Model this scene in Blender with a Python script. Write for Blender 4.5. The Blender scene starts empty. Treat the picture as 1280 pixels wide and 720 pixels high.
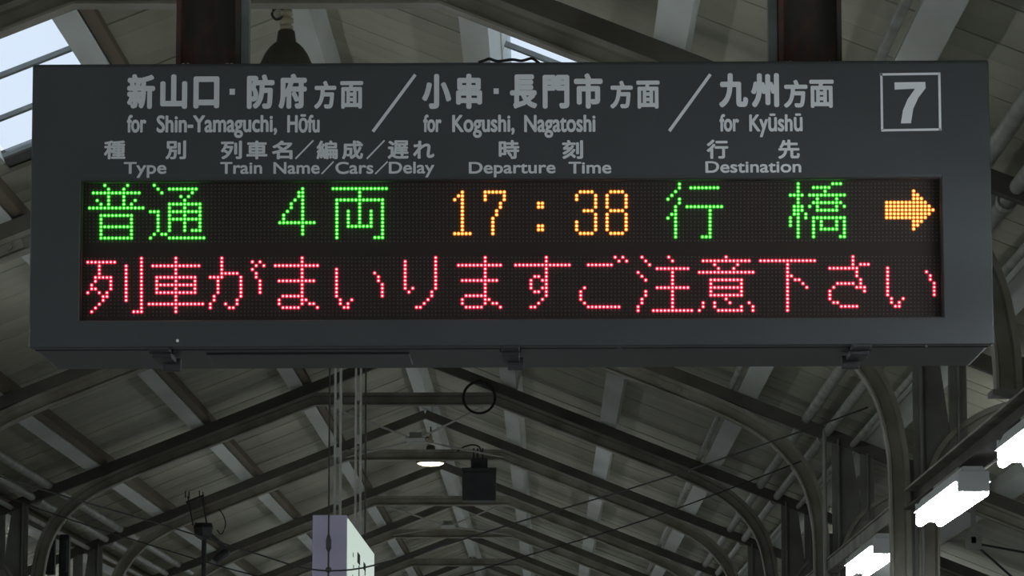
import bpy, bmesh, math, random
from mathutils import Vector, Matrix
random.seed(7)
S = bpy.context.scene
COL = S.collection
EYE = 1.6                      # eye height above the platform
F = 4600.0                     # focal length in pixels of a 1280 px wide frame
TH = math.atan(630.0 / F)      # upward tilt
PS = math.atan(45.0 * math.cos(TH) / F)

# ---------------------------------------------------------------- camera
cam = bpy.data.cameras.new('camera'); cam.sensor_width = 36.0; cam.lens = F * 36.0 / 1280.0
cam.clip_start = 0.1; cam.clip_end = 400
co = bpy.data.objects.new('camera', cam); COL.objects.link(co)
co.location = (0, 0, EYE); co.rotation_euler = (math.pi / 2 + TH, 0, PS)
S.camera = co

# ---------------------------------------------------------------- world and exposure
w = bpy.data.worlds.new('overcast_sky'); S.world = w; w.use_nodes = True
bg = w.node_tree.nodes['Background']
bg.inputs['Color'].default_value = (0.84, 0.92, 1.0, 1); bg.inputs['Strength'].default_value = 1.15
S.view_settings.view_transform = 'Standard'; S.view_settings.look = 'None'
S.view_settings.exposure = -0.22; S.view_settings.gamma = 1.0
S.view_settings.use_curve_mapping = False
S.cycles.max_bounces = 8; S.cycles.diffuse_bounces = 5; S.cycles.transparent_max_bounces = 8
S.cycles.sample_clamp_indirect = 4.0

# ---------------------------------------------------------------- pixel helpers (only to read sizes off the photograph)
RT = Vector((math.cos(PS), math.sin(PS), 0))
FW = Vector((-math.sin(PS) * math.cos(TH), math.cos(PS) * math.cos(TH), math.sin(TH)))
UP = RT.cross(FW)
def ray(px, py): return (RT * ((px - 640) / F) + UP * ((360 - py) / F) + FW)
def at_y(px, py, Y):
    r = ray(px, py); return Vector((0, 0, EYE)) + r * (Y / r.y)
def at_h(px, py, h):
    r = ray(px, py); return Vector((0, 0, EYE)) + r * (h / r.z)

# ---------------------------------------------------------------- materials
def mat(name, col, rough=0.6, metal=0.0, col2=None, scale=3.0, stretch=(1, 1, 1), rnd=0.0, bump=0.0, bscale=40, lo=.35, hi=.65, spec=0.5):
    m = bpy.data.materials.new(name); m.use_nodes = True
    nt = m.node_tree; N = nt.nodes; L = nt.links; b = N['Principled BSDF']
    b.inputs['Roughness'].default_value = rough; b.inputs['Metallic'].default_value = metal
    b.inputs['Specular IOR Level'].default_value = spec
    b.inputs['Base Color'].default_value = (*col, 1)
    if col2 or bump or rnd:
        tc = N.new('ShaderNodeTexCoord'); mp = N.new('ShaderNodeMapping'); mp.inputs['Scale'].default_value = stretch
        L.new(tc.outputs['Object'], mp.inputs['Vector'])
        src = None
        if col2:
            nz = N.new('ShaderNodeTexNoise'); nz.inputs['Scale'].default_value = scale; nz.inputs['Detail'].default_value = 6
            L.new(mp.outputs['Vector'], nz.inputs['Vector'])
            rp = N.new('ShaderNodeValToRGB'); rp.color_ramp.elements[0].position = lo; rp.color_ramp.elements[1].position = hi
            rp.color_ramp.elements[0].color = (*col2, 1); rp.color_ramp.elements[1].color = (*col, 1)
            L.new(nz.outputs['Fac'], rp.inputs['Fac']); src = rp.outputs['Color']
        if rnd:
            oi = N.new('ShaderNodeObjectInfo'); mr = N.new('ShaderNodeMapRange')
            mr.inputs['To Min'].default_value = 1 - rnd; mr.inputs['To Max'].default_value = 1 + rnd
            L.new(oi.outputs['Random'], mr.inputs['Value'])
            hs = N.new('ShaderNodeHueSaturation'); L.new(mr.outputs['Result'], hs.inputs['Value'])
            if src: L.new(src, hs.inputs['Color'])
            else: hs.inputs['Color'].default_value = (*col, 1)
            src = hs.outputs['Color']
        if src: L.new(src, b.inputs['Base Color'])
        if bump:
            n2 = N.new('ShaderNodeTexNoise'); n2.inputs['Scale'].default_value = bscale; n2.inputs['Detail'].default_value = 4
            L.new(mp.outputs['Vector'], n2.inputs['Vector'])
            bp = N.new('ShaderNodeBump'); bp.inputs['Strength'].default_value = bump; bp.inputs['Distance'].default_value = 0.01
            L.new(n2.outputs['Fac'], bp.inputs['Height']); L.new(bp.outputs['Normal'], b.inputs['Normal'])
    return m
def emit(name, col, s):
    m = bpy.data.materials.new(name); m.use_nodes = True
    b = m.node_tree.nodes['Principled BSDF']
    b.inputs['Base Color'].default_value = (0.02, 0.02, 0.02, 1); b.inputs['Roughness'].default_value = .4
    b.inputs['Emission Color'].default_value = (*col, 1); b.inputs['Emission Strength'].default_value = s
    return m

M = {}
M['board'] = mat('cream_painted_board', (.47, .47, .37), .75, col2=(.30, .29, .20), scale=1.6, stretch=(1, .45, 1), rnd=.10, bump=.15, lo=.3, hi=.6)
M['purlin'] = mat('pale_painted_timber', (.66, .70, .66), .7, col2=(.50, .52, .47), scale=2.0, stretch=(1, .3, 1), bump=.1)
M['deck'] = mat('roof_deck', (.12, .12, .11), .9)
M['rafter'] = mat('dark_rafter_timber', (.13, .12, .10), .8, col2=(.075, .068, .055), scale=3, rnd=.1, bump=.2)
M['dark_edge'] = mat('brown_edge_strip', (.15, .125, .08), .8)
M['rail'] = mat('old_rail_paint', (.36, .345, .285), .6, col2=(.21, .19, .145), scale=4, rnd=.08, bump=.15)
M['post'] = mat('column_paint', (.26, .265, .24), .6, col2=(.17, .165, .145), scale=3, rnd=.06, bump=.12)
M['pipe'] = mat('painted_pipe', (.40, .41, .37), .5, col2=(.27, .27, .23), scale=5)
M['dark'] = mat('dark_metal', (.035, .037, .04), .5, col2=(.02, .02, .022), scale=8)
M['wire'] = mat('black_cable', (.03, .03, .028), .6)
M['rod'] = mat('grey_tie_rod', (.30, .30, .26), .6)
M['rust'] = mat('rusty_steel', (.040, .036, .030), .75, col2=(.15, .045, .028), scale=9, stretch=(1, 1, .6), lo=.30, hi=.52, bump=.3)
M['galv'] = mat('galvanised_strip', (.24, .26, .25), .5, col2=(.16, .18, .17), scale=12)
M['bolt'] = mat('bright_bolt', (.75, .72, .66), .3, metal=.8)
M['sign'] = mat('charcoal_sign_paint', (.050, .058, .060), .45, col2=(.045, .052, .054), scale=5, bump=.03, bscale=60)
M['signdark'] = mat('sign_lower_trim', (.030, .030, .036), .5)
M['print'] = mat('pale_grey_print', (.78, .82, .84), .6)
M['screen'] = mat('led_panel_black', (.034, .025, .021), .7, spec=.3)
M['led_off'] = mat('unlit_led_lens', (.075, .075, .062), .45)
M['lampiron'] = mat('brown_enamel_shade', (.075, .066, .048), .6, col2=(.05, .042, .03), scale=6)
M['ceramic'] = mat('cream_insulator', (.40, .36, .24), .5)
M['boxend'] = mat('lavender_grey_end', (.50, .47, .62), .6)
M['white'] = mat('white_enamel', (.70, .72, .72), .5)
M['concrete'] = mat('platform_concrete', (.20, .20, .19), .9, col2=(.14, .14, .13), scale=2)
M['ballast'] = mat('track_ballast', (.13, .12, .11), .95, col2=(.06, .055, .05), scale=20, bump=.5)
M['ink'] = mat('black_ink', (.02, .02, .02), .7)
M['inkgrey'] = mat('grey_ink', (.25, .27, .26), .7)
M['g_core'] = emit('green_led_core', (.12, 1.0, .09), 7.5)
M['g_lens'] = emit('green_led_lens_halo', (.006, .50, .003), .90)
M['r_core'] = emit('red_led_core', (1.0, .17, .21), 8.5)
M['r_lens'] = emit('red_led_lens_halo', (.80, .003, .035), 1.1)
M['a_core'] = emit('amber_led_core', (1.0, .34, .075), 6.0)
M['a_lens'] = emit('amber_led_lens_halo', (.85, .17, .006), .95)
M['tube'] = emit('fluorescent_tube', (.90, .95, 1.0), 54.0)
M['lamp'] = emit('warm_lamp_glass', (1.0, .93, .66), 7.0)
M['face'] = emit('backlit_white_face', (.62, .74, .66), .95)
g = bpy.data.materials.new('frosted_roof_glass'); g.use_nodes = True
nt = g.node_tree; nt.nodes.clear()
o_ = nt.nodes.new('ShaderNodeOutputMaterial'); mx = nt.nodes.new('ShaderNodeMixShader'); mx.inputs[0].default_value = .12
t1 = nt.nodes.new('ShaderNodeBsdfTransparent'); t1.inputs[0].default_value = (.93, .96, 1, 1)
t2 = nt.nodes.new('ShaderNodeBsdfTranslucent'); t2.inputs[0].default_value = (.85, .9, .97, 1)
nt.links.new(t1.outputs[0], mx.inputs[1]); nt.links.new(t2.outputs[0], mx.inputs[2]); nt.links.new(mx.outputs[0], o_.inputs[0])
M['glass'] = g

# ---------------------------------------------------------------- mesh helpers
def bx(bm, c, s, rot=None):
    """box centre c, full size s, optional 3x3 rotation"""
    m = Matrix.Translation(Vector(c)) @ (rot.to_4x4() if rot else Matrix.Identity(4)) @ Matrix.Diagonal((s[0], s[1], s[2], 1))
    return bmesh.ops.create_cube(bm, size=1, matrix=m)['verts']
def bar(bm, a, b, wd, ht, up=Vector((0, 0, 1))):
    """box bar from a to b; wd across, ht along 'up'"""
    a, b = Vector(a), Vector(b); d = (b - a); L = d.length; d.normalize()
    x = d.cross(up).normalized(); u = x.cross(d)
    bx(bm, (a + b) / 2, (wd, L, ht), Matrix((x, d, u)).transposed())
def tube(bm, pts, r, n=8, caps=True):
    pts = [Vector(p) for p in pts]; rings = []
    ref = Vector((0, 0, 1))
    for i, p in enumerate(pts):
        d = (pts[min(i + 1, len(pts) - 1)] - pts[max(i - 1, 0)]).normalized()
        rf = ref if abs(d.dot(ref)) < .95 else Vector((1, 0, 0))
        x = d.cross(rf).normalized(); y = d.cross(x)
        rr = r[i] if isinstance(r, (list, tuple)) else r
        rings.append([bm.verts.new(p + (x * math.cos(2 * math.pi * k / n) + y * math.sin(2 * math.pi * k / n)) * rr) for k in range(n)])
    for A, B in zip(rings, rings[1:]):
        for k in range(n): bm.faces.new((A[k], A[(k + 1) % n], B[(k + 1) % n], B[k]))
    if caps:
        bm.faces.new(rings[0]); bm.faces.new(rings[-1][::-1])
def lathe(bm, c, prof, n=20):
    c = Vector(c); rings = []
    for r, z in prof:
        rings.append([bm.verts.new(c + Vector((r * math.cos(2 * math.pi * k / n), r * math.sin(2 * math.pi * k / n), z))) for k in range(n)])
    for A, B in zip(rings, rings[1:]):
        for k in range(n): bm.faces.new((A[k], A[(k + 1) % n], B[(k + 1) % n], B[k]))
    bm.faces.new(rings[0]); bm.faces.new(rings[-1][::-1])
RAILP = [(-.050, -.052), (-.050, .052), (-.040, .052), (-.030, .012), (.018, .010), (.026, .034), (.050, .034), (.050, -.034), (.026, -.034), (.018, -.010), (-.030, -.012), (-.040, -.052)]
def sweep(bm, pts, prof=RAILP, y0=0.0):
    """sweep profile (n, y) along a path of (x, z) in the XZ plane; n is outward (left of travel)"""
    rings = []
    P = [Vector((p[0], p[1])) for p in pts]
    for i, p in enumerate(P):
        d1 = (P[i] - P[i - 1]).normalized() if i else (P[1] - P[0]).normalized()
        d2 = (P[i + 1] - P[i]).normalized() if i < len(P) - 1 else d1
        t = (d1 + d2).normalized(); nn = Vector((-t.y, t.x)); k = 1 / max(.3, nn.dot(Vector((-d1.y, d1.x))))
        rings.append([bm.verts.new((p.x + nn.x * a * k, y0 + b, p.y + nn.y * a * k)) for a, b in prof])
    m = len(prof)
    for A, B in zip(rings, rings[1:]):
        for k in range(m): bm.faces.new((A[k], A[(k + 1) % m], B[(k + 1) % m], B[k]))
    bm.faces.new(rings[0][::-1]); bm.faces.new(rings[-1])
def smooth_path(pts, n=4):
    out = []
    for i in range(len(pts) - 1):
        p0 = pts[max(i - 1, 0)]; p1 = pts[i]; p2 = pts[i + 1]; p3 = pts[min(i + 2, len(pts) - 1)]
        for k in range(n):
            t = k / n
            out.append(tuple(.5 * ((2 * p1[j]) + (-p0[j] + p2[j]) * t + (2 * p0[j] - 5 * p1[j] + 4 * p2[j] - p3[j]) * t * t + (-p0[j] + 3 * p1[j] - 3 * p2[j] + p3[j]) * t ** 3) for j in range(len(p1))))
    out.append(tuple(pts[-1])); return out
def obj(name, bm, m, parent=None, smooth=False, bevel=0.0, label=None):
    bmesh.ops.recalc_face_normals(bm, faces=bm.faces[:])
    me = bpy.data.meshes.new(name); bm.to_mesh(me); bm.free()
    if smooth:
        for p in me.polygons: p.use_smooth = True
    me.materials.append(M[m] if isinstance(m, str) else m)
    o = bpy.data.objects.new(name, me); COL.objects.link(o)
    if parent: o.parent = parent
    if bevel:
        b = o.modifiers.new('bevel', 'BEVEL'); b.width = bevel; b.segments = 2; b.limit_method = 'ANGLE'
    if label: o['label'] = label
    return o
def tag(o, label, cat, group=None):
    o['label'] = label; o['category'] = cat
    if group: o['group'] = group
    return o
def thing(name, label, cat, loc=(0, 0, 0), group=None):
    o = bpy.data.objects.new(name, None); o.empty_display_size = .1; COL.objects.link(o); o.location = loc
    return tag(o, label, cat, group)
def box_obj(name, c, s, m, parent=None, bevel=0.0, rot=None, label=None):
    bm = bmesh.new(); bx(bm, c, s, rot); return obj(name, bm, m, parent, bevel=bevel, label=label)
def structure(o): o['kind'] = 'structure'; return o
def dup(root, loc, label=None, group=None):
    r = root.copy(); COL.objects.link(r); r.location = loc
    if label: r['label'] = label
    if group: r['group'] = group
    for ch in list(root.children):
        c = ch.copy(); COL.objects.link(c); c.parent = r
        for gc in list(ch.children):
            d = gc.copy(); COL.objects.link(d); d.parent = c
    return r

# ================================================================ large structure
CX = -1.10                     # centre line of the canopy
SL = 0.396                     # roof slope
HT = 3.41 + EYE                # top of the rafters at the ridge
EAVE = 5.0                     # half width of the canopy
Y0, Y1 = -3.0, 66.0
def roof_z(off): return HT - SL * off
HY = {}                        # frame planes, from the height of each collar in the photograph
for i, d in enumerate([999, 765, 597, 491, 421, 364, 323, 287]):
    HY[i] = at_h(640, 990 - d, 3.0).y
for i in (8, 9, 10): HY[i] = HY[7] + (HY[7] - HY[4]) / 3 * (i - 7)

bm = bmesh.new(); bx(bm, (CX, 33, -.15), (7.4, 80, .3))
structure(obj('floor', bm, 'concrete'))
bm = bmesh.new(); bx(bm, (0, 33, -1.25), (160, 160, .3))
structure(obj('trim_1', bm, 'ballast'))

# unseen neighbour roofs, added to cut side sky light, over their platforms
for n_, side in ((2, 1), (3, -1)):
    bm = bmesh.new()
    for k in (-1, 1):
        xc = -1.10 + side * 14.6; a = Vector((xc, 33, EYE + 3.5)); b = Vector((xc + k * 5.4, 33, EYE + 1.5)); c = (a + b) / 2; d = (b - a)
        bx(bm, c, (d.length, 80, .06), Matrix.Rotation(-math.atan2(d.z, d.x), 3, 'Y'))
    structure(obj('trim_%d' % n_, bm, 'deck'))
    bm = bmesh.new(); bx(bm, (xc, 33, -.15), (8, 80, .3)); structure(obj('trim_%d' % (n_ + 2), bm, 'concrete'))

ceiling = bpy.data.objects.new('ceiling', None); COL.objects.link(ceiling); structure(ceiling)
BOT = .125                     # boards lie this far above the rafter tops (purlins between)
SKY1 = at_h(0, 184, 3.03).y; SKY0 = HY[0] * 1.047
SO0, SO1 = .895, 1.48           # skylight span across the slope
def slope_pt(side, off, y, up=0.0):
    return Vector((CX + side * off, y, roof_z(off) + up))
def slope_box(bm, side, o0, o1, y0, y1, up, th):
    """slab lying on the roof plane"""
    a = slope_pt(side, o0, 0, up); b = slope_pt(side, o1, 0, up); n = Vector((side * SL, 0, 1)).normalized()
    v = []
    for p in (a, b):
        for y in (y0, y1):
            for t in (0, th): q = p + n * t; v.append(bm.verts.new((q.x, y, q.z)))
    for f in ((0, 1, 3, 2), (4, 6, 7, 5), (0, 2, 6, 4), (1, 5, 7, 3), (0, 4, 5, 1), (2, 3, 7, 6)):
        bm.faces.new([v[k] for k in f])
for side in (-1, 1):
    bm = bmesh.new(); u = BOT + .035
    slope_box(bm, side, 0, EAVE, Y0, SKY0, u, .03); slope_box(bm, side, 0, EAVE, SKY1, Y1, u, .03)
    slope_box(bm, side, 0, SO0, SKY0, SKY1, u, .03); slope_box(bm, side, SO1, EAVE, SKY0, SKY1, u, .03)
    obj('roof_deck', bm, 'deck', ceiling)
BW = .262
base_meshes = {}
def board_mesh(side, o0, o1, var):
    k = (side, o0, o1, var)
    if k not in base_meshes:
        bm = bmesh.new(); slope_box(bm, side, o0, o1, .002, BW - .002, BOT + .0016 * var, .022)
        bmesh.ops.recalc_face_normals(bm, faces=bm.faces[:])
        me = bpy.data.meshes.new('board'); bm.to_mesh(me); bm.free(); me.materials.append(M['board']); base_meshes[k] = me
    return base_meshes[k]
nb = int((Y1 - Y0) / BW)
for side in (-1, 1):
    st = bmesh.new()
    for k in range(nb):
        y = Y0 + k * BW; var = random.choice((0, 1, 2, 4))
        cut = (y + BW > SKY0 and y < SKY1)
        spans = [(0, SO0), (SO1, EAVE)] if cut else [(0, EAVE)]
        for (a, b) in spans:
            if 11.5 < y < 40:
                o = bpy.data.objects.new('board', board_mesh(side, a, b, var)); COL.objects.link(o)
                o.location = (0, y, 0); o.parent = ceiling
            else: slope_box(st, side, a, b, y + .004, y + BW - .005, BOT + .002 * var, .022)
    o = obj('board_field', st, 'board', ceiling); o['kind'] = 'stuff'
# purlins: ridge piece and five on each side
for off in (0, .80, 1.56, 2.36, 3.16, 3.96, 4.80):
    for side in ((1,) if off == 0 else (-1, 1)):
        bm = bmesh.new()
        a_, b__ = (off - .018, off + .080) if side < 0 else (off - .060, off + .060)
        slope_box(bm, side, a_, b__, Y0, Y1, .001, BOT - .006)
        obj('purlin', bm, 'purlin', ceiling)
        if side < 0:
            bm = bmesh.new(); slope_box(bm, side, off - .068, off - .020, Y0, Y1, .012, BOT - .016)  # separate dark brown strip along the ridge side of each left purlin
            obj('dark_edge_strip', bm, 'dark_edge', ceiling)

# skylights
for n_, side in ((1, -1), (2, 1)):
    win = bpy.data.objects.new('window_%d' % n_, None); COL.objects.link(win); structure(win)
    k = 4; E_ = [SKY0, SKY1 - 2.325, SKY1 - 1.55, SKY1 - .775, SKY1]
    for j in range(k):
        bm = bmesh.new(); slope_box(bm, side, SO0 + .03, SO1 - .02, E_[j] + .02, E_[j + 1] - .02, BOT + .045, .006)
        obj('pane', bm, 'glass', win)
    for j in range(k + 1):
        bm = bmesh.new(); slope_box(bm, side, SO0, SO1, E_[j] - .022, E_[j] + .022, BOT + .025, .02)
        obj('glazing_bar', bm, 'galv', win)
    for o0 in (SO0, SO1):
        bm = bmesh.new(); slope_box(bm, side, o0 - .012, o0 + .012, SKY0, SKY1, BOT, .09)
        obj('frame_side', bm, 'purlin', win)

# ================================================================ arched frames of bent rail
def frame_half(side, foot):
    inner = [(.0, 3.0), (.70, 3.0), (1.5, 2.683), (2.10, 2.446), (2.32, 2.345), (2.50, 2.235), (2.65, 2.09), (2.75, 1.92), (2.80, 1.72), (2.82, 1.45), (2.82, .5), (2.82, -EYE + .01)]
    a = inner[:3] + smooth_path(inner[3:11], 4) + [inner[-1]]
    if foot > .1: a = [p for p in a if p[1] + EYE > foot] + [(2.82, foot - EYE)]
    return [(CX + side * p[0], p[1] + EYE) for p in a]
def make_frame(label, group=None, foot=.01):
    t = thing('roof_frame', label, 'roof frame', (0, 0, 0), group)
    L = frame_half(-1, foot)[::-1]; R = frame_half(1, foot)
    bm = bmesh.new(); sweep(bm, L[:-1] + R[1:]); obj('arch_rail', bm, 'rail', t)
    for side in (-1, 1):
        bm = bmesh.new()
        a = Vector((CX + side * .0, 0, HT - .04)); b = Vector((CX + side * EAVE, 0, roof_z(EAVE) - .04))
        bar(bm, a, b, .085, .074); obj('rafter', bm, 'rafter', t)
        bm = bmesh.new()                                            # fishplate with four bolts
        c = Vector((CX + side * 1.74, -.018, 3.0 + EYE - SL * (1.74 - .70))); d = Vector((side, 0, -SL)).normalized()
        bar(bm, c - d * .27, c + d * .27, .016, .05)
        for q in (-.2, -.07, .07, .2):
            p = c + d * q; tube(bm, [p, p + Vector((0, -.030, 0))], .017, 6)
        obj('fishplate', bm, 'rail', t)
        bm = bmesh.new(); x = CX + side * 2.925                      # middle post of the column
        zm, hh = (3.80 + foot) / 2, 3.80 - foot
        bx(bm, (x, 0, zm), (.07, .012, hh)); bx(bm, (x, -.035, zm), (.012, .058, hh)); bx(bm, (x, .035, zm), (.012, .058, hh))
        obj('centre_post', bm, 'post', t)
        bm = bmesh.new(); bx(bm, (CX + side * 2.895, .012, (EYE + 1.62 + foot) / 2), (.13, .010, EYE + 1.60 - foot)); obj('column_web', bm, 'post', t)
        out = [(2.955, -EYE + .01), (2.955, .8), (2.96, 1.30), (2.99, 1.50), (3.08, 1.68), (3.26, 1.81), (3.46, 1.855), (3.70, 1.82)]
        if foot > .1: out = [(2.955, foot - EYE)] + out[3:]
        pth = [out[0]] + smooth_path(out[1:], 4) + [(EAVE - .02, 3.285 - SL * (EAVE - .02))]
        pth = [(CX + side * p[0], p[1] + EYE) for p in pth]
        bm = bmesh.new(); sweep(bm, pth if side < 0 else pth[::-1], [(-a_, b_) for a_, b_ in RAILP]); obj('outer_rail', bm, 'rail', t)
        bm = bmesh.new()                                            # upright arm standing on the bend and carrying the rafter
        bx(bm, (CX + side * 3.11, 0, EYE + 1.90), (.085, .05, .42)); bx(bm, (CX + side * 3.11, 0, EYE + 1.90), (.012, .095, .42))
        obj('upper_arm', bm, 'post', t)
        bm = bmesh.new()                                            # slanting gusset of the V
        v = [(2.95, 2.20), (3.01, 2.20), (3.075, 1.70), (3.00, 1.55), (2.95, 1.55)]
        for yy in (-.012, .012):
            bm.faces.new([bm.verts.new((CX + side * p[0], yy, EYE + p[1])) for p in v])
        fs = bm.faces[:]; bm.verts.ensure_lookup_table()
        for k in range(5): bm.faces.new((bm.verts[k], bm.verts[(k + 1) % 5], bm.verts[5 + (k + 1) % 5], bm.verts[5 + k]))
        obj('gusset_plate', bm, 'post', t)
        if foot < .1: bm = bmesh.new(); bx(bm, (CX + side * 2.90, 0, .04), (.34, .24, .08)); bx(bm, (CX + side * 2.90, 0, 1.0), (.20, .085, .16))
        else: bm = bmesh.new(); bx(bm, (CX + side * 2.90, 0, foot + .01), (.30, .16, .02))
        obj('column_base', bm, 'post', t)
    return t
FL = ['nearest bent-rail roof frame, its collar showing above the departure board',
      'bent-rail roof frame just behind the departure board, its right column the nearest fully shown',
      'bent-rail roof frame whose two slopes come out directly below the departure board',
      'bent-rail roof frame with the cable coil hanging on its collar',
      'bent-rail roof frame just in front of the lit pendant lamp, dark box on its collar',
      'bent-rail roof frame just beyond the lit pendant lamp']
GZ = EYE + 1.46
f0 = make_frame(FL[0], foot=GZ + .0); f0.location = (0, HY[0], 0)
proto = make_frame(FL[1]); proto.location = (0, HY[1], 0)
for side, s_ in ((1, 'right'), (-1, 'left')):
    t = thing('girder', 'dark longitudinal girder carrying the nearest roof frame on the %s' % s_, 'girder', (CX + side * 2.90, 2, GZ))
    L_ = HY[1] - .055 - 2
    bm = bmesh.new(); bx(bm, (0, L_ / 2, -.006), (.13, L_, .010)); obj('top_flange', bm, 'rail', t)
    bm = bmesh.new(); bx(bm, (0, L_ / 2, -.05), (.014, L_, .08)); obj('web', bm, 'rafter', t)
    bm = bmesh.new(); bx(bm, (0, L_ / 2, -.095), (.13, L_, .010)); obj('bottom_flange', bm, 'rafter', t)
for i in range(2, 11):
    if i < 6: dup(proto, (0, HY[i], 0), FL[i])
    else: dup(proto, (0, HY[i], 0), 'small distant bent-rail roof frame near the bottom of the photo', 'far roof frames')

# ================================================================ the departure board
SY = 9.2
ROLL = .0028
c0 = at_y(638.5, 255, SY)
board = thing('departure_board', 'large charcoal departure board with lit green, amber and red lines of text', 'departure board', c0)
board.rotation_euler = (0, -ROLL, 0)
def loc(px, py, Y=SY):
    p = at_y(px, py, Y) - c0; ca, sa = math.cos(ROLL), math.sin(ROLL)
    return Vector((p.x * ca + p.z * sa, p.y, -p.x * sa + p.z * ca))
xl = (loc(41, 80).x + loc(35, 434).x) / 2; xr = (loc(1236, 75).x + loc(1243, 431).x) / 2
zt = (loc(41, 80).z + loc(1236, 75).z) / 2; zb = (loc(35, 434).z + loc(1243, 431).z) / 2
sx0 = (loc(101.5, 225).x + loc(99.3, 399).x) / 2; sx1 = (loc(1177, 223).x + loc(1178.8, 398).x) / 2
sz1 = (loc(101.5, 225).z + loc(1177, 223.3).z) / 2; sz0 = (loc(99.3, 399.3).z + loc(1178.8, 397.7).z) / 2
DEP = .46
def rect_ring(bm, X0, X1, Z0, Z1, x0, x1, z0, z1, ya, yb):
    def ring(a, b, c, d, y): return [bm.verts.new((a, y, c)), bm.verts.new((b, y, c)), bm.verts.new((b, y, d)), bm.verts.new((a, y, d))]
    A = ring(X0, X1, Z0, Z1, ya); B = ring(x0, x1, z0, z1, ya); A2 = ring(X0, X1, Z0, Z1, yb); B2 = ring(x0, x1, z0, z1, yb)
    for k in range(4):
        n = (k + 1) % 4
        bm.faces.new((A[k], A[n], B[n], B[k])); bm.faces.new((A2[n], A2[k], B2[k], B2[n]))
        bm.faces.new((A[n], A[k], A2[k], A2[n])); bm.faces.new((B[k], B[n], B2[n], B2[k]))
bm = bmesh.new(); rect_ring(bm, xl, xr, zb, zt, sx0, sx1, sz0, sz1, 0, .05)
obj('front_panel', bm, 'sign', board, bevel=.006)
box_obj('housing', ((xl + xr) / 2, .05 + DEP / 2, (zt + zb) / 2), (xr - xl - .004, DEP - .002, zt - zb - .006), 'sign', board, bevel=.01)
box_obj('lower_trim', ((xl + xr) / 2, .060, zb + .003), (xr - xl - .02, .012, .008), 'signdark', board)
box_obj('service_cover', (loc(380, 450).x, .27, zb + .001), (.52, .24, .006), 'sign', board, bevel=.002)
bm = bmesh.new(); rect_ring(bm, sx0 - .001, sx1 + .001, sz0 - .001, sz1 + .001, sx0 + .002, sx1 - .002, sz0 + .002, sz1 - .002, .004, .049)
obj('screen_surround', bm, 'ink', board)
screen = box_obj('led_screen', ((sx0 + sx1) / 2, .042, (sz0 + sz1) / 2), (sx1 - sx0, .02, sz1 - sz0), 'screen', board)
SCY = .032                     # face of the led panel behind the front plane
# clips under the front edge
for (px, w_) in ((199, .052), (638, .046), (1077, .050)):
    bm = bmesh.new(); x = loc(px, 450).x
    bx(bm, (x, .02, zb - .004), (w_, .07, .010)); bx(bm, (x, .13, zb - .012), (w_ * .95, .16, .014)); bx(bm, (x + .012 * (-1 if px > 1000 else 1), .20, zb - .022), (w_ * .9, .02, .032))
    tube(bm, [(x - w_ * .6, .055, zb - .004), (x + w_ * .6, .055, zb - .004)], .006, 8)
    obj('clip', bm, 'dark', board, bevel=.002)
for (px, py) in ((222, 426), (775, 470 - 36), (1158, 433)):
    bm = bmesh.new(); p = loc(px, py); tube(bm, [(p.x, .002, p.z), (p.x, -.004, p.z)], .004, 8); obj('screw', bm, 'bolt' if px < 700 else 'dark', board)

# -- printed lettering
_fc = {}
def glyph(s):
    if s not in _fc:
        c = bpy.data.curves.new('t', 'FONT'); c.body = s; o = bpy.data.objects.new('t', c); COL.objects.link(o)
        bpy.context.view_layer.update()
        me = bpy.data.meshes.new_from_object(o.evaluated_get(bpy.context.evaluated_depsgraph_get()))
        V = [(v.co.x, v.co.y) for v in me.vertices]; P = [tuple(p.vertices) for p in me.polygons]
        bpy.data.objects.remove(o); bpy.data.curves.remove(c); bpy.data.meshes.remove(me); _fc[s] = (V, P)
    return _fc[s]
def stamp(bm, s, x0, x1, y0, y1, r, latin=False, offy=-.0015):
    """put the ink of s into the photo rectangle x0..x1, y0..y1 (top, bottom; for latin cap top, baseline), thickened by r pixels"""
    V, P = glyph(s)
    ux0 = min(v[0] for v in V); ux1 = max(v[0] for v in V)
    vy0, vy1 = (0.0, .69) if latin else (min(v[1] for v in V), max(v[1] for v in V))
    if latin:                                                    # taller small letters, as in the sign's grotesque
        xh = max(v[1] for v in glyph('x')[0]); k1 = .70 * .69 / xh; k2 = (.69 - .70 * .69) / (.69 - xh)
        V = [(v[0], v[1] * k1 if v[1] <= xh else .70 * .69 + (v[1] - xh) * k2) for v in V]
    a = loc(x0 + r, y1 - r); b = loc(x1 - r, y0 + r); px = (loc(x0 + 1, y0) - loc(x0, y0)).x
    n = 8 if r > .9 else 6
    offs = [(0, 0)] + [(math.cos(2 * math.pi * k / n), math.sin(2 * math.pi * k / n)) for k in range(n)] if r > 0 else [(0, 0)]
    if r > 1.5: offs += [(.5 * math.cos(2 * math.pi * k / 4), .5 * math.sin(2 * math.pi * k / 4)) for k in range(4)]
    for j, (ox, oz) in enumerate(offs):
        vs = [bm.verts.new((a.x + (v[0] - ux0) / (ux1 - ux0) * (b.x - a.x) + ox * r * px, offy - .00004 * j, a.z + (v[1] - vy0) / (vy1 - vy0) * (b.z - a.z) + oz * r * px)) for v in V]
        for p in P:
            try: bm.faces.new([vs[k] for k in p])
            except ValueError: pass
def pline(bm, p0, p1, w_, offy=-.0015):
    a, b = loc(*p0), loc(*p1); px = (loc(101, 100) - loc(100, 100)).x; d = (b - a).normalized(); n = Vector((-d.z, 0, d.x)) * (w_ / 2 * px)
    bm.faces.new([bm.verts.new((q.x, offy, q.z)) for q in (a - n, b - n, b + n, a + n)])
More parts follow.
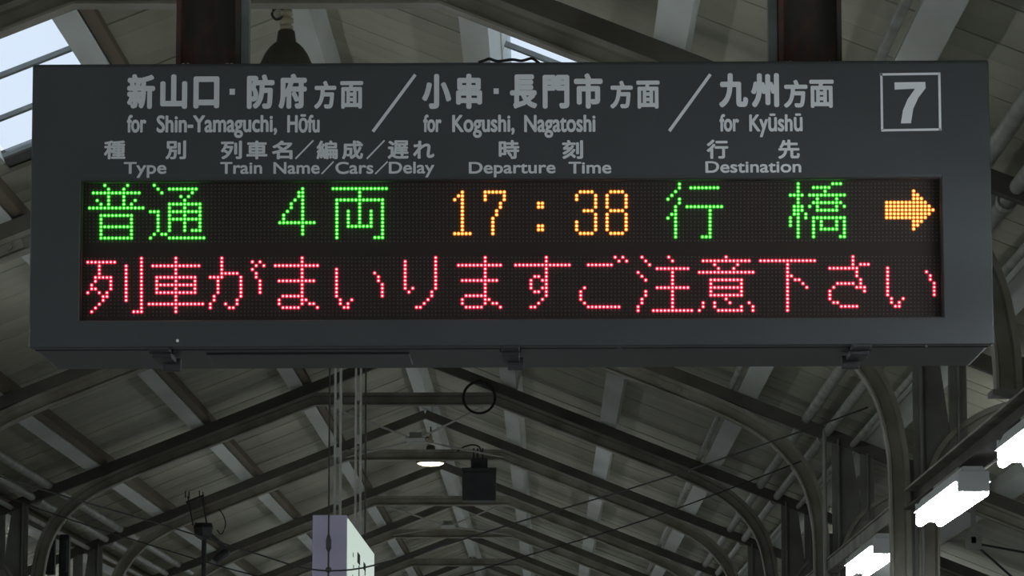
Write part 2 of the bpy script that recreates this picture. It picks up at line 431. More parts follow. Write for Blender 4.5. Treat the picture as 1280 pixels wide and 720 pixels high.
def lettering(items, label, r, latin=False):
    line = bpy.data.objects.new('lettering', None); COL.objects.link(line); line.parent = board; line['label'] = label
    for it in items:
        bm = bmesh.new()
        if it[0] == '/': pline(bm, it[1], it[2], it[3])
        elif it[0] == '.': pline(bm, (it[1], (it[3] + it[4]) / 2), (it[2], (it[3] + it[4]) / 2), it[4] - it[3])
        else: stamp(bm, it[0], it[1], it[2], it[3], it[4], it[5] if len(it) > 5 else r, latin)
        nm = {'/': 'slash', '.': 'dot'}.get(it[0], 'word' if latin else 'character')
        me = bpy.data.meshes.new(nm); bm.to_mesh(me); bm.free(); me.materials.append(M['print'])
        o = bpy.data.objects.new(nm, me); COL.objects.link(o); o.parent = line
lettering([('新', 158.6, 194.2, 92.5, 136.4), ('山', 200.2, 234.3, 93, 136.4), ('口', 241.7, 274.4, 95.5, 135.8), ('.', 287, 293.7, 111, 118.6), ('防', 308.5, 343.3, 93, 136.4), ('府', 348, 383.7, 92, 136.4), ('方', 392.6, 420.5, 101, 136.4, 1.4), ('面', 425.2, 454, 101.4, 136, 1.2),
           ('/', (466.2, 164.6), (519.2, 93.4), 4)], 'pale Japanese heading at left, 新山口・防府方面', 1.8)
lettering([('小', 527.5, 564, 92.5, 136.4), ('串', 570, 602.6, 92.2, 136.4), ('.', 617, 623.4, 110.6, 117.6), ('長', 637.4, 671.5, 93, 136.2), ('門', 678.3, 711.6, 93.6, 136), ('市', 717.5, 753.2, 91.6, 136), ('方', 762.7, 790.9, 100.8, 136, 1.4), ('面', 795.6, 824.4, 100.8, 136, 1.2),
           ('/', (836.6, 164), (888, 93), 4)], 'pale Japanese heading in the middle, 小串・長門市方面', 1.8)
lettering([('九', 898.7, 934.8, 91.5, 134.6), ('州', 938.8, 973.5, 91.5, 134.6), ('方', 979.8, 1009.3, 99.7, 135, 1.4), ('面', 1012, 1042, 99.7, 135, 1.2)], 'pale Japanese heading at right, 九州方面', 1.8)
lettering([('for', 158.6, 183.2, 143.6, 165.9), ('Shin-Yamaguchi,', 195.7, 346.5, 143.6, 165.9), ('Hōfu', 359, 399.7, 143.6, 165.9)], 'pale line reading for Shin-Yamaguchi, Hōfu', .75, True)
lettering([('for', 529, 552, 143.2, 165.4), ('Kogushi,', 565.2, 643.3, 143.2, 165.4), ('Nagatoshi', 655.2, 744.3, 143.2, 165.4)], 'pale line reading for Kogushi, Nagatoshi', .75, True)
lettering([('for', 899.4, 923.7, 142.6, 164.6), ('Kyūshū', 936.5, 1003, 142.6, 164.6)], 'pale line reading for Kyūshū', .75, True)
lettering([('種', 129.8, 157, 175.6, 199.4), ('別', 206.7, 232.8, 175.6, 199.4)], 'small pale characters 種別', .85)
lettering([('列', 275.9, 302.6, 175.8, 199.4), ('車', 308, 334.4, 175.8, 199.4), ('名', 339.7, 365.8, 175.8, 199.4), ('/', (369.4, 198.6), (391.7, 175.6), 2), ('編', 395.5, 422.3, 175.6, 199.4), ('成', 427.3, 454, 175.6, 199.4), ('/', (458.5, 198.6), (480.7, 175.6), 2), ('遅', 484.5, 511, 175.4, 199), ('れ', 516.2, 543, 175.8, 198.6)], 'small pale characters 列車名／編成／遅れ', .85)
lettering([('時', 623.4, 649.2, 175, 199), ('刻', 702.7, 728.8, 175, 199)], 'small pale characters 時刻', .85)
lettering([('行', 883.3, 910.2, 174.5, 198.8), ('先', 972.6, 999.5, 174.5, 198.8)], 'small pale characters 行先', .85)
lettering([('Type', 154.7, 208.2, 202.3, 217.6)], 'small pale word Type', .50, True)
lettering([('Train', 275.3, 327.8, 202.3, 217.6), ('Name', 341.8, 399.7, 202.3, 217.6), ('/', (402, 217.6), (417, 202), 1.8), ('Cars', 419.3, 466.8, 202.3, 217.6), ('/', (469, 217.6), (484.6, 202), 1.8), ('Delay', 486, 543, 202.0, 217.2)], 'small pale words Train Name/Cars/Delay', .50, True)
lettering([('Departure', 586, 694.4, 202, 217.2), ('Time', 710.7, 764.1, 202, 217.2)], 'small pale words Departure Time', .50, True)
lettering([('Destination', 881.7, 1001.4, 201, 216.2)], 'small pale word Destination', .50, True)
bm = bmesh.new()
for a, b in (((1099.5, 93.2), (1175.5, 92.2)), ((1101.5, 163), (1177, 161.9)), ((1101.6, 92), (1102.6, 163)), ((1174, 92), (1175.2, 163))): pline(bm, a, b, 3)
for poly in ([(1118, 103.2), (1156.6, 102.6), (1156.9, 110.5), (1118.2, 112.2)], [(1144, 110.6), (1156.9, 110.5), (1148, 122), (1141.5, 136), (1138.6, 154.2), (1126, 154.4), (1128.6, 138), (1134.5, 124)]):
    bm.faces.new([bm.verts.new((loc(*p).x, -.0016, loc(*p).z)) for p in poly])
me = bpy.data.meshes.new('platform_number'); bm.to_mesh(me); bm.free(); me.materials.append(M['print'])
o = bpy.data.objects.new('platform_number', me); COL.objects.link(o); o.parent = board; o['label'] = 'pale numeral 7 in a square outline'

# -- led matrix
def interp(x, T):
    for (a, va), (b, vb) in zip(T, T[1:]):
        if x <= b: return va + (vb - va) * (x - a) / (b - a)
    (a, va), (b, vb) = T[-2:]; return va + (vb - va) * (x - a) / (b - a)
TOPX = [(0, 112.0), (50, 349.8), (96, 568.4), (128, 720.8), (152, 834.9), (184, 988.0), (209, 1108.3), (221, 1166.1)]
BOTX = [(0, 109.8), (16, 186.4), (64, 415.9), (112, 644.6), (144, 797.6), (160, 874.1), (176, 950.7), (208, 1104.6), (221, 1167.7)]
def led_px(row, c, r):
    if row == 0: return interp(c, TOPX), 231.95 - 2.15 * c / 184 + (4.70 + .027 * c / 184) * r
    return interp(c, BOTX), 323.08 - 2.2 * c / 208 + 4.77 * r
def rng(s):
    out = []
    for t in s.split(','):
        t = t.strip()
        if not t: continue
        if '-' in t: a, b = t.split('-'); out += list(range(int(a), int(b) + 1))
        else: out.append(int(t))
    return out
def glyph_rows(txt):
    """rows written 'row:cols; row:cols', a row may be a range"""
    D = []
    for part in txt.split(';'):
        r, c = part.split(':')
        for rr in rng(r):
            for cc in rng(c): D.append((rr, cc))
    return D
MA = '0,1,3-5,7-9:8; 2:1-12; 6:2-11; 10:3-8; 11:2,8,9; 12:2,8,10,11; 13:3-7,12'
II = '3-10:1; 4:11; 5,6:12; 7-10:13; 11:2,5; 12:2,4; 13:3,4'
G = [
 (0, 0, 'g', '普', '0:4,10; 1:5,9; 2:1-13; 3:5,9; 4:2,5,9,12; 5:3,5,9,11; 6:0-14; 8:3-11; 9,10:3,11; 11:3-11; 12,13:3,11; 14:3-11'),
 (0, 16, 'g', '通', '0:1; 1:2,5-12; 2:3,11; 3:8,10; 4:9; 5:5-13; 6:5,9,13; 7:0-2,5-13; 8:2,5,9,13; 9:2,5-13; 10,11:2,5,9,13; 12:2,5,9,11-13; 13:1,3,4; 14:0,5-14'),
 (0, 50, 'g', '4', '1:6; 2,3:5,6; 4:4,6; 5,6:3,6; 7:2,6; 8,9:1,6; 10:0-9; 11-13:6'),
 (0, 64, 'g', '両', '1:0-14; 2,3:7; 4:1-13; 5,6:1,7,13; 7-10:1,4,7,10,13; 11:1,4-10,13; 12,13:1,13; 14:1,11-13'),
 (0, 96, 'a', '1', '2:2; 3:1,2; 4:0,2; 5-12:2; 13:0-4'),
 (0, 104, 'a', '7', '2:0-5; 3,4:0,5; 5,6:4; 7,8:3; 9-13:2'),
 (0, 118, 'a', ':', '5,6:0,1; 11,12:0,1'),
 (0, 128, 'a', '3', '2:1-4; 3,4:0,5; 5,6:5; 7:2-4; 8,9:5; 10-12:0,5; 13:1-4'),
 (0, 136, 'a', '8', '2:1-4; 3-6:0,5; 7:1-4; 8-12:0,5; 13:1-4'),
 (0, 152, 'g', '行', '0:3; 1:3,6-13; 2:2; 3:1; 4:0,3; 5:3; 6:2,5-14; 7:2,11; 8:1,2,11; 9:0,2,11; 10-13:2,11; 14:2,9-11'),
 (0, 184, 'g', '橋', '0:2,11-13; 1:2,6-10; 2:2,9; 3:0-3,5-14; 4:2,7,12; 5:2,6-13; 6:1-3,5,7,12,14; 7:1-3,7-12; 8:1,2,4; 9:0,2,4,6-14; 10,11:0,2,6,8,12,14; 12:2,6,8-12,14; 13:2,6,14; 14:2,6,13,14'),
 (0, 209, 'a', 'arrow', '2,12:7; 3,11:7,8; 4,10:7-9; 5,9:0-10; 6,8:0-11; 7:0-12'),
 (1, 0, 'r', '列', '0:14; 1:0-7,14; 2-4:3,10,14; 5:2-6,10,14; 6:2,6,10,14; 7:1,6,10,14; 8:1,2,6,10,14; 9:0,3,5,10,14; 10:4,5,10,14; 11:4,10,14; 12:3,14; 13:2,14; 14:1,12-14'),
 (1, 16, 'r', '車', '0,1,3,4,10,11,13,14:7; 2:1-13; 5,7,9:2-12; 6,8:2,7,12; 12:0-14'),
 (1, 32, 'r', 'が', '0:3; 1:3,11,13; 2:3,12,14; 3:3,11; 4:3-7,12; 5:0-3,8,12; 6-9:2,8,13; 10:1,8; 11:1,7; 12:0,4,7; 13:0,5,6'),
 (1, 48, 'r', 'ま', MA), (1, 64, 'r', 'い', II),
 (1, 80, 'r', 'り', '1-8:3; 0-8:11; 8:5; 9:4,10; 10:10; 11:9; 12:8; 13:6,7'),
 (1, 96, 'r', 'ま', MA),
 (1, 112, 'r', 'す', '0,1,3,4:8; 2:0-14; 5:5,6,8; 6:4,7,8; 7:4,8; 8:4,7,8; 9:5,6,8; 10:8; 11:7; 12:6; 13:4,5'),
 (1, 128, 'r', 'ご', '0:10,12; 1:11,13; 2:3-9; 8:2; 9-11:1; 12:2; 13:3-11'),
 (1, 144, 'r', '注', '0:1,8; 1:2,9; 2:3; 3:5-13; 4:0,9; 5:1,9; 6:2,9; 7:9; 8:5-13; 9,10:2,9; 11,12:1,9; 13:0,9; 14:0,4-14'),
 (1, 160, 'r', '意', '0:7; 1:1-13; 2:4,10; 3:5,9; 4:0-14; 6,8,10:3-11; 7,9:3,11; 11:7; 12:1,4,8,13; 13:1,4,11,14; 14:0,5-11,14'),
 (1, 176, 'r', '下', '1:0-14; 2-4,9-14:7; 5:7,8; 6:7,9,10; 7:7,11; 8:7,12'),
 (1, 192, 'r', 'さ', '0,1:8; 2:8,10-12; 3:2-9; 4,5:9; 6:10; 7:4-8,10; 8:3,9-11; 9:2,11; 10,11:2; 12:3,4; 13:5-9'),
 (1, 208, 'r', 'い', II)]
PXM = (loc(641, 300) - loc(640, 300)).x
def dome(bm, p, r, h, y, n=8, mi=0):
    a = [bm.verts.new((p.x + r * math.cos(2 * math.pi * k / n), y, p.z + r * math.sin(2 * math.pi * k / n))) for k in range(n)]
    b = [bm.verts.new((p.x + .7 * r * math.cos(2 * math.pi * k / n), y - h * .75, p.z + .7 * r * math.sin(2 * math.pi * k / n))) for k in range(n)]
    fs = [bm.faces.new(b)]
    for k in range(n): fs.append(bm.faces.new((a[k], a[(k + 1) % n], b[(k + 1) % n], b[k])))
    for f in fs: f.material_index = mi; f.smooth = True
lit = set()
CN = {'g': 'green', 'r': 'red', 'a': 'amber'}
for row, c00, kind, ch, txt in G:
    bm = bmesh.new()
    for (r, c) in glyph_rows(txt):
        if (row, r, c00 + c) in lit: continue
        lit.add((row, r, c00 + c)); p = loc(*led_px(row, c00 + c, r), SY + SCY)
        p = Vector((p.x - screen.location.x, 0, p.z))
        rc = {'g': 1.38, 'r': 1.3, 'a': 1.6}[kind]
        dome(bm, p, 2.75 * PXM, .0014, SCY, 8, 0); dome(bm, p, rc * PXM, .0055, SCY, 8, 1)  # low lens disc, widened so its emission also paints the camera halo
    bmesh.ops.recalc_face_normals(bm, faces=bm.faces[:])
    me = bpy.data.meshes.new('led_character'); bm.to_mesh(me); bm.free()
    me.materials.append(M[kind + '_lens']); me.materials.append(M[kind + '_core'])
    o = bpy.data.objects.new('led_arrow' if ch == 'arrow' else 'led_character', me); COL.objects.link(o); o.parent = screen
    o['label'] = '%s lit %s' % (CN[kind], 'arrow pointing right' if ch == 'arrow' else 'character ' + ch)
bm = bmesh.new()
for row in (0, 1):
    for r in range(16):
        for c in range(-1, 224):
            if (row, r, c) in lit: continue
            p = loc(*led_px(row, c, r), SY + SCY)
            dome(bm, p, 1.05 * PXM, .0012, SCY, 5)
o = obj('unlit_leds', bm, 'led_off', screen); o['kind'] = 'stuff'

# -- two steel hangers with galvanised side strips
for px0, px1, sp0, sp1, lb in ((223, 302, 302, 312, 'rusty dark steel hanger above the left part of the board'), (972, 1050, 960, 971, 'dark steel hanger above the right part of the board')):
    a = at_y(px0, 76, SY + .2); b = at_y(px1, 76, SY + .2); s0 = at_y(sp0, 76, SY + .2); s1 = at_y(sp1, 76, SY + .2)
    zb_ = c0.z + zt + .001 + (.003 if px0 > 600 else 0); ztop = EYE + 3.2; xm = (a.x + b.x) / 2; zm = (zb_ + ztop) / 2; hh = ztop - zb_
    t = thing('steel_hanger', lb, 'hanger', (xm, SY + .2, zb_))
    W = b.x - a.x
    box_obj('web', (0, 0, hh / 2), (W - .01, .014, hh), 'rust', t)
    for k in (-1, 1): box_obj('flange', (k * (W / 2 - .006), 0, hh / 2), (.012, .13, hh), 'rust', t)
    box_obj('side_strip', ((s0.x + s1.x) / 2 - xm, .0, hh / 2 - .004), (s1.x - s0.x, .05, hh), 'galv', t)
    box_obj('foot_plate', (0, 0, .006), (W + .002, .16, .012), 'rust', t)
    for k in (-.058, .056):
        for q in (-.006, .006):
            bm = bmesh.new(); tube(bm, [(k + q, -.055, .010), (k + q, -.055, .026)], .004, 8); obj('bolt', bm, 'bolt', t)

# small cable loops lying along the top edge of the board
bm = bmesh.new()
pts = [at_y(px, py, SY + .30) for px, py in ((598, 78), (606, 75.5), (612, 73.5), (622, 76.5), (640, 74.5), (652, 76), (664, 73), (670, 76), (674, 79))]
tube(bm, smooth_path([tuple(p) for p in pts], 5), .004, 6)
tag(obj('loose_cable', bm, 'wire', None, True), 'thin black cable lying along the top of the departure board', 'cable')

# ================================================================ long pipes and conduits under the roof
def long_pipe(name, side, off, h, r, label, cat='pipe', y0=2.0, y1=64.0, m='pipe', clamp=True):
    t = thing(name, label, cat, (CX + side * off, y0, h + EYE))
    bm = bmesh.new(); tube(bm, [(0, 0, 0), (0, y1 - y0, 0)], r, 12); obj('tube', bm, m, t, True)
    if clamp:
        for k in range(8):
            yy = HY[k] + .25 - y0
            bm = bmesh.new(); tube(bm, [(0, yy, 0), (0, yy + .07, 0)], r * 1.35, 12); obj('coupling', bm, m, t)
    return t
long_pipe('roof_pipe', 1, 2.735, 2.335, .034, 'upper thick pipe running along the knees on the right')
long_pipe('roof_pipe', 1, 2.86, 2.245, .030, 'lower thick pipe running along the knees on the right')
long_pipe('roof_pipe', -1, 2.735, 2.335, .034, 'upper thick pipe running along the knees on the left')
long_pipe('roof_pipe', -1, 2.86, 2.245, .030, 'lower thick pipe running along the knees on the left')
long_pipe('conduit', 1, 2.262, 2.536, .019, 'thin conduit beside the right-hand purlin above the board', 'conduit')
long_pipe('roof_pipe', 1, 3.02, 2.165, .020, 'thin lowest pipe running above the right-hand columns')
long_pipe('roof_pipe', -1, 3.02, 2.165, .020, 'thin lowest pipe running above the left-hand columns')

# ================================================================ pendant lamps along the centre line
def make_lamp(label, lit_=True):
    t = thing('pendant_lamp', label, 'lamp')
    bm = bmesh.new(); lathe(bm, (0, 0, 0), [(.128, 0), (.140, .006), (.142, .018), (.125, .045), (.095, .080), (.060, .105), (.046, .118), (.040, .150), (.036, .165), (.010, .168)], 28)
    obj('shade', bm, 'lampiron', t, True)
    bm = bmesh.new(); lathe(bm, (0, 0, .166), [(.018, 0), (.030, .008), (.030, .022), (.018, .028), (.032, .036), (.032, .050), (.016, .056), (.02, .09), (.012, .10)], 16)
    obj('insulator', bm, 'ceramic', t, True)
    bm = bmesh.new(); tube(bm, [(0, 0, .26), (0, 0, .32)], .008, 8)
    tube(bm, [(-.01, 0, .24), (-.04, 0, .245), (-.055, 0, .225), (-.045, 0, .205), (-.02, 0, .21)], .006, 6); obj('hook', bm, 'dark', t, True)
    bm = bmesh.new(); lathe(bm, (0, 0, -.028), [(.02, 0), (.08, .006), (.118, .020), (.126, .030)], 28)
    obj('glass', bm, 'lamp' if lit_ else 'white', t, True)
    return t
la = at_h(541, 581, 3.05); lm = make_lamp('lit pendant lamp glowing warm white below the centre of the departure board'); lm.location = (CX, la.y, 3.02 + EYE + .045)
HTOP = 3.41 + EYE
bm = bmesh.new(); zz = HTOP - (lm.location.z + .31); tube(bm, [(0, 0, .31), (0, 0, .31 + zz)], .008, 6); obj('rod', bm, 'dark', lm)
# the near one, unlit, half hidden by the board
def make_bell():
    t = thing('pendant_lamp', 'dark bell-shaped lamp shade half hidden behind the top edge of the board', 'lamp')
    bm = bmesh.new(); lathe(bm, (0, 0, 0), [(.128, 0), (.134, .004), (.130, .018), (.118, .036), (.106, .060), (.092, .092), (.074, .119), (.056, .137), (.042, .146), (.036, .190), (.032, .196), (.01, .197)], 32)
    obj('shade', bm, 'lampiron', t, True)
    bm = bmesh.new(); lathe(bm, (0, 0, .196), [(.014, 0), (.028, .006), (.028, .020), (.016, .026), (.030, .034), (.030, .052), (.018, .058), (.026, .066), (.024, .09), (.010, .095)], 16)
    obj('insulator', bm, 'ceramic', t, True)
    bm = bmesh.new(); tube(bm, [(0, 0, .29), (0, 0, .36)], .007, 8)
    tube(bm, smooth_path([(-.012, -.02, .285), (-.045, -.02, .288), (-.060, -.02, .262), (-.042, -.02, .240), (-.015, -.02, .25)], 4), .006, 6); obj('hook', bm, 'dark', t, True)
    bm = bmesh.new(); lathe(bm, (0, 0, -.026), [(.02, 0), (.09, .006), (.118, .02), (.126, .03)], 28); obj('glass', bm, 'white', t, True)
    return t
b_ = make_bell(); q = at_y(358, 40, 15.3); b_.location = (q.x, 15.3, q.z - .19)
bm = bmesh.new(); zz = roof_z(abs(q.x - CX)) - q.z + .19; tube(bm, [(0, 0, .35), (0, 0, zz)], .007, 6); obj('rod', bm, 'dark', b_)

# ================================================================ dark box on the collar, cable coil
yb_ = HY[4] - .16
p = at_y(599, 606, yb_)
t = thing('junction_box', 'dark square box hanging under a collar right of the lit lamp', 'box', p)
box_obj('case', (0, 0, -.02), (.30, .26, .26), 'dark', t, .012)
box_obj('lid', (0, 0, .125), (.31, .27, .035), 'dark', t, .006)
box_obj('neck', (0, .02, .185), (.15, .12, .10), 'dark', t, .01)
bm = bmesh.new()
for k in (-.05, -.015, .03): tube(bm, [(k, .02, .23), (k, .02, .33)], .008, 6)
obj('stem', bm, 'dark', t)
bm = bmesh.new(); tube(bm, smooth_path([(-.2, .02, .30), (-.14, .02, .34), (-.06, .02, .36), (.0, .02, .34), (.02, .02, .28)], 5), .008, 6); obj('cable', bm, 'wire', t, True)
p = at_y(599, 497, HY[3] - .10)
bm = bmesh.new()
for k in range(3):
    rr = .118 + .004 * k
    tube(bm, [(rr * math.cos(a * math.pi / 16), -.006 * k, rr * math.sin(a * math.pi / 16)) for a in range(33)], .0065, 6)
coil = obj('cable_coil', bm, 'wire', None, True); coil.location = p; tag(coil, 'black ring of coiled cable on the collar right of centre', 'cable coil')
box_obj('clip', (0, .045, .12), (.05, .10, .035), 'dark', coil)

# ================================================================ hanging backlit sign box
YA, YB = 18.62, 21.5
a = at_y(391, 644, YA); b = at_y(434, 644, YA)
hz = .62
t = thing('hanging_sign_box', 'white backlit sign box hanging below the board at left of centre', 'sign', (a.x, YA, a.z))
Wd = b.x - a.x; Ln = YB - YA
box_obj('case', (Wd / 2, Ln / 2, -hz / 2), (Wd - .012, Ln, hz), 'boxend', t, .006)
box_obj('end_plate', (Wd / 2, -.004, -hz / 2), (Wd, .012, hz), 'boxend', t, .003)
box_obj('lit_face', (Wd - .002, Ln / 2, -hz / 2), (.012, Ln - .05, hz - .03), 'face', t)
bm = bmesh.new()
def fy(px):      # where a pixel column falls along the long face
    k = (px - 434) / 34.0; return Ln * k / (1 + (YB / YA - 1) * (1 - k))
bx(bm, (Wd + .006, fy(440.5), -.17), (.002, .05, .022)); bx(bm, (Wd + .006, fy(441), -.23), (.002, .05, .02)); bx(bm, (Wd + .006, fy(440), -.29), (.002, .05, .03))
obj('faint_marking', bm, 'inkgrey', t)
bm = bmesh.new()
bx(bm, (Wd + .006, fy(447.5), -.155), (.002, .26, .055)); bx(bm, (Wd + .006, fy(448), -.32), (.002, .07, .26))
for k in range(6): bx(bm, (Wd + .006, fy(455), -.16 - .075 * k), (.002, .22, .04)); bx(bm, (Wd + .0065, fy(455.5), -.18 - .075 * k), (.002, .06, .05))
obj('black_marking', bm, 'ink', t)
def hanger_bar(px, Y, lb):
    q = at_y(px, 600, Y); z0 = a.z - .01; z1 = roof_z(abs(q.x - CX)) ; H = z1 - z0
    t_ = thing('hanging_bar', lb, 'hanger', (q.x, Y, z0))
    for k in (-.014, .014):
        bm = bmesh.new(); bx(bm, (k, 0, H / 2), (.012, .03, H)); obj('flat_bar', bm, 'pipe', t_)
    bm = bmesh.new(); bx(bm, (0, 0, 0), (.016, .034, .05)); sp = obj('spacer', bm, 'rod', t_); sp.location = (0, 0, .12)
    for j in range(1, int(H / .25)):
        o = sp.copy(); COL.objects.link(o); o.location = (0, 0, .12 + j * .25)
hanger_bar(422, YA + .45, 'nearer pair of pale flat bars holding the backlit sign box')
hanger_bar(447.5, YB - .5, 'farther pair of pale flat bars holding the backlit sign box')
q = at_y(411, 640, YA - .06)
t = thing('hanging_wire', 'thin black wire with turnbuckle in front of the sign box end', 'wire', (q.x, YA - .06, a.z - .55))
bm = bmesh.new(); tube(bm, [(0, 0, 0), (0, 0, roof_z(abs(q.x - CX)) - a.z + .55)], .005, 6); obj('strand', bm, 'wire', t)
bm = bmesh.new(); tube(bm, [(0, 0, .36), (0, 0, .38), (0, 0, .42), (0, 0, .45)], [.005, .014, .014, .005], 8); obj('turnbuckle', bm, 'dark', t)
bm = bmesh.new()
for zz in (.27, .19): bmesh.ops.create_icosphere(bm, subdivisions=1, radius=.018, matrix=Matrix.Translation((0, 0, zz)))
obj('knot', bm, 'dark', t)
q = at_y(456.5, 640, YB - .2)
bm = bmesh.new(); tube(bm, [(q.x, YB - .2, a.z), (q.x, YB - .2, roof_z(abs(q.x - CX)))], .006, 6)
tag(obj('hanging_wire', bm, 'wire'), 'thin black wire rising from the far end of the sign box', 'wire')

# ================================================================ stay wires and tie rods
def wire_obj(pts, r, label, m='wire', name='stay_wire', cat='wire'):
    bm = bmesh.new(); tube(bm, smooth_path([tuple(p) for p in pts], 4), r, 6); tag(obj(name, bm, m, None, True), label, cat)
yw = HY[1] - .02
L_ = [(-290, 505), (-120, 558), (20, 602), (100, 626), (190, 652), (320, 692), (385, 711), (440, 712), (495, 699), (560, 680), (640, 655), (835, 596), (1022, 532), (1085, 509)]
wire_obj([at_y(x, y, yw) for x, y in L_], .0045, 'sagging dark stay wire crossing in front of the backlit sign box')
yw = HY[2] - .02
L_ = [(-75, 590), (60, 640), (190, 682), (330, 724), (520, 752), (640, 700), (815, 647), (1005, 580)]
wire_obj([at_y(x, y, yw) for x, y in [(-75, 590), (60, 640), (190, 682), (330, 722), (460, 742), (540, 730), (640, 700), (815, 647), (1005, 575)]], .0045, 'sagging dark stay wire behind and below the first one')
for (i, j, txt) in ((3, 4, 'just above the lit lamp'), (5, 6, 'beyond the lit lamp')):
    zc = 3.0 + EYE - .02; A = Vector((CX - .68, HY[i], zc)); B = Vector((CX + .68, HY[i], zc)); C = Vector((CX - .72, HY[j], zc)); D = Vector((CX + .72, HY[j], zc)); mid = (A + B + C + D) / 4 - Vector((0, 0, .07))
    t = thing('cross_bracing', 'crossed tie rods with a centre plate %s' % txt, 'bracing', mid)
    for e in (A, B, C, D):
        bm = bmesh.new(); tube(bm, [(0, 0, 0), e - mid], .009, 6); obj('tie_rod', bm, 'rod', t)
    bm = bmesh.new(); bx(bm, (0, 0, 0), (.16, .5, .012)); bx(bm, (0, 0, .03), (.10, .14, .06)); obj('centre_plate', bm, 'pipe', t)

# ================================================================ clamped pole bracket on the left
q = at_y(252, 640, HY[4] - .07)
t = thing('camera_bracket', 'dark pole bracket with small camera clamped to a left rafter', 'bracket', q)
for k in (-.125, .0):
    bm = bmesh.new(); bar(bm, (k, 0, .14 - .0), (k + .05, 0, -.12), .012, .012, Vector((0, 1, 0))); bar(bm, (k - .02, 0, .13), (k - .022, 0, .19), .010, .010, Vector((0, 1, 0))); bar(bm, (k + .012, 0, .12), (k + .01, 0, .18), .010, .010, Vector((0, 1, 0)))
    obj('clamp', bm, 'dark', t)
bm = bmesh.new(); bar(bm, (-.14, 0, .085), (.02, 0, .15), .02, .02, Vector((0, 1, 0))); obj('clamp_bar', bm, 'dark', t)
bm = bmesh.new(); tube(bm, [(0.02, 0, -.10), (.02, 0, -.14), (.02, 0, -.22), (.02, 0, -.25)], [.08, .10, .085, .03], 6); obj('head', bm, 'dark', t)
bm = bmesh.new(); tube(bm, [(.025, 0, -.2), (.025, 0, -1.1)], .022, 8); obj('pole', bm, 'dark', t)
bm = bmesh.new(); bar(bm, (.08, 0, -.2), (.22, 0, -.33), .035, .035, Vector((0, 1, 0))); obj('arm', bm, 'dark', t)
bm = bmesh.new(); tube(bm, [(.12, -.05, -.45), (.22, .02, -.36), (.24, .04, -.34)], [.035, .04, .02], 8); obj('camera', bm, 'dark', t)
bm = bmesh.new(); tube(bm, smooth_path([(.16, 0, .02), (.20, 0, -.04), (.215, 0, -.12), (.18, 0, -.2), (.14, 0, -.16)], 4), .006, 6); obj('cable', bm, 'wire', t, True)
# pair of dark horn speakers far left bottom
q = at_y(73, 700, HY[3] + .9)
t = thing('loudspeaker', 'dark upright loudspeaker pair on a bar beside the left column', 'loudspeaker', q)
bm = bmesh.new(); bx(bm, (-.06, 0, .03), (.07, .1, .30)); bx(bm, (-.06, -.03, .03), (.05, .1, .24)); obj('cabinet', bm, 'dark', t, bevel=.01)
bm = bmesh.new(); bx(bm, (.05, 0, .03), (.08, .1, .34)); bx(bm, (.05, -.03, .03), (.055, .1, .26)); obj('cabinet', bm, 'dark', t, bevel=.01)
bm = bmesh.new(); bx(bm, (.0, .04, -.16), (.34, .03, .03)); bx(bm, (-.30, .04, -.16), (.32, .03, .03)); obj('bar', bm, 'dark', t)
# small dark cleat on the left boards
q = at_y(133, 622, HY[4] - 1.2)
# ================================================================ fluorescent lamps under the right eave
TX, THh = 1.745, 1.24
t = thing('cable_trunking', 'dark trunking above the fluorescent lamps at the right-hand columns', 'trunking', (TX + .03, 0, EYE + THh + .15))
for k in range(2, 4):
    y0 = (HY[k - 1] if k else HY[0] - 4.2) + .10; y1 = HY[k] - .06
    bm = bmesh.new(); bx(bm, (0, (y0 + y1) / 2, 0), (.075, y1 - y0, .065)); bx(bm, (0, (y0 + y1) / 2, .037), (.10, y1 - y0, .008)); obj('channel', bm, 'rail', t)
def make_fluor():
    t = thing('fluorescent_lamp', '', 'lamp'); Ln = 1.72
    bm = bmesh.new(); pr = [(-.075, .022), (-.04, .085), (.04, .085), (.075, .022)]
    va = [bm.verts.new((x, 0, z)) for x, z in pr]; vb = [bm.verts.new((x, Ln, z)) for x, z in pr]
    for k in range(4): bm.faces.new((va[k], va[(k + 1) % 4], vb[(k + 1) % 4], vb[k]))
    bm.faces.new(va[::-1]); bm.faces.new(vb); obj('housing', bm, 'white', t)
    for y in (-.01, Ln + .01): box_obj('end_cap', (0, y, .022), (.13, .018, .085), 'white', t, .004)
    bm = bmesh.new(); bx(bm, (.0, Ln / 2, .099), (.04, Ln * .6, .026)); obj('mount', bm, 'rail', t)
    for k in (-.046, .046):
        bm = bmesh.new(); tube(bm, [(k, .0, -.022), (k, Ln, -.022)], .019, 12); obj('tube', bm, 'tube', t, True)
    return t
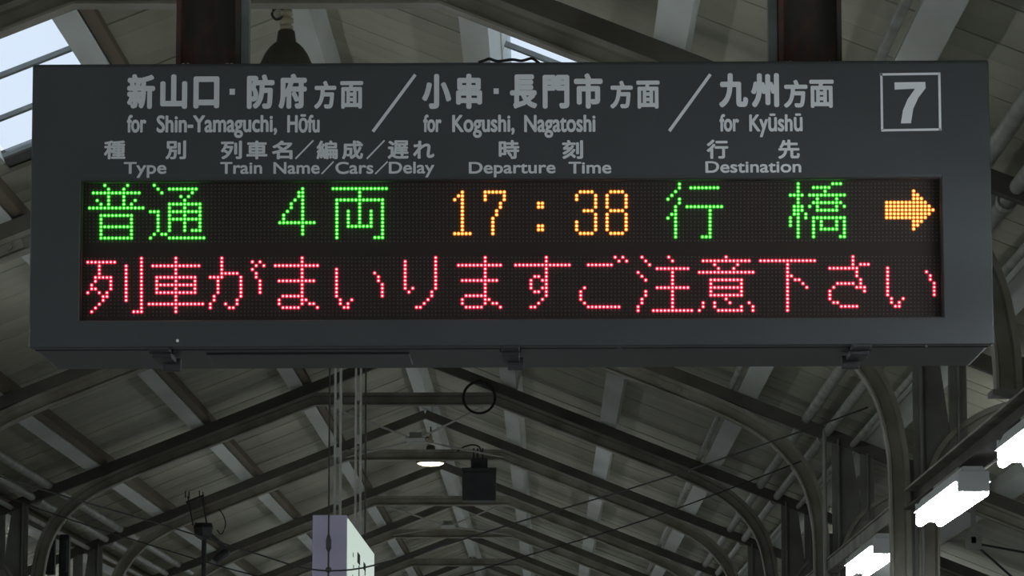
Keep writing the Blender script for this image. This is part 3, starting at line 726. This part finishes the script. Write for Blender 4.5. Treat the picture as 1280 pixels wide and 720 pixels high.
fl = make_fluor(); sps = [(15.08, 'lit twin fluorescent lamp right of the big right-hand column'), (12.0, 'lit twin fluorescent lamp cut off by the right edge of the photo'), (19.05, 'lit twin fluorescent lamp showing lowest, left of the big right-hand column')]
for k, (y, lb) in enumerate(sps):
    o = fl if k == 0 else dup(fl, (0, 0, 0), lb)
    o['label'] = lb; o.location = (TX, y, EYE + THh)
for y in (-1.5, 3.2, 7.2): dup(fl, (TX, y, EYE + THh), 'lit fluorescent lamp of the right-hand row outside the photo', 'fluorescent lamps outside the photo')
for k in range(3, 9): dup(fl, (TX, HY[k - 1 + 1] + 1.2, EYE + THh), 'lit fluorescent lamp of the right-hand row outside the photo', 'fluorescent lamps outside the photo')
LX = 2 * CX - TX
for y in [-1.5, 3.2, 7.2, 12.0, 15.08, 19.05] + [HY[k] + 1.2 for k in range(3, 9)]:
    dup(fl, (LX, y, EYE + THh), 'lit fluorescent lamp of the left-hand row outside the photo', 'fluorescent lamps outside the photo')
bm = bmesh.new(); p1 = at_y(1178, 598, 17.7); p2 = at_y(1248, 533, 15.9)
bar(bm, p1, p2, .05, .04); tag(obj('mounting_plank', bm, 'pipe'), 'pale slanting plank above the fluorescent lamps', 'plank')

# thin upright pole and the stay rods seen under the outer roof on the right
q = at_y(1030, 535, HY[2] - .35)
bm = bmesh.new(); hh = q.z; tube(bm, [(0, 0, 0), (0, 0, hh - .06), (0, 0, hh)], [.014, .014, .004], 8)
o = tag(obj('upright_pole', bm, 'pipe', None, True), 'thin pointed upright pole in front of the second right-hand column', 'pole'); o.location = (q.x, q.y, 0)
yy = HY[2] - .05; q = at_y(1217, 679, yy)
t = thing('stay_rods', 'pair of dark stay rods spreading from a plate, lower right corner', 'rods', q)
for px, py in ((1300, 694), (1268, 724)):
    e = at_y(px, py, yy) - q; bm = bmesh.new(); tube(bm, [(0, 0, 0), e * 1.5], .008, 6); obj('rod', bm, 'dark', t)
bm = bmesh.new(); bx(bm, (0, 0, 0), (.10, .02, .08)); bx(bm, (0, 0, .12), (.03, .02, .24)); obj('plate', bm, 'post', t)
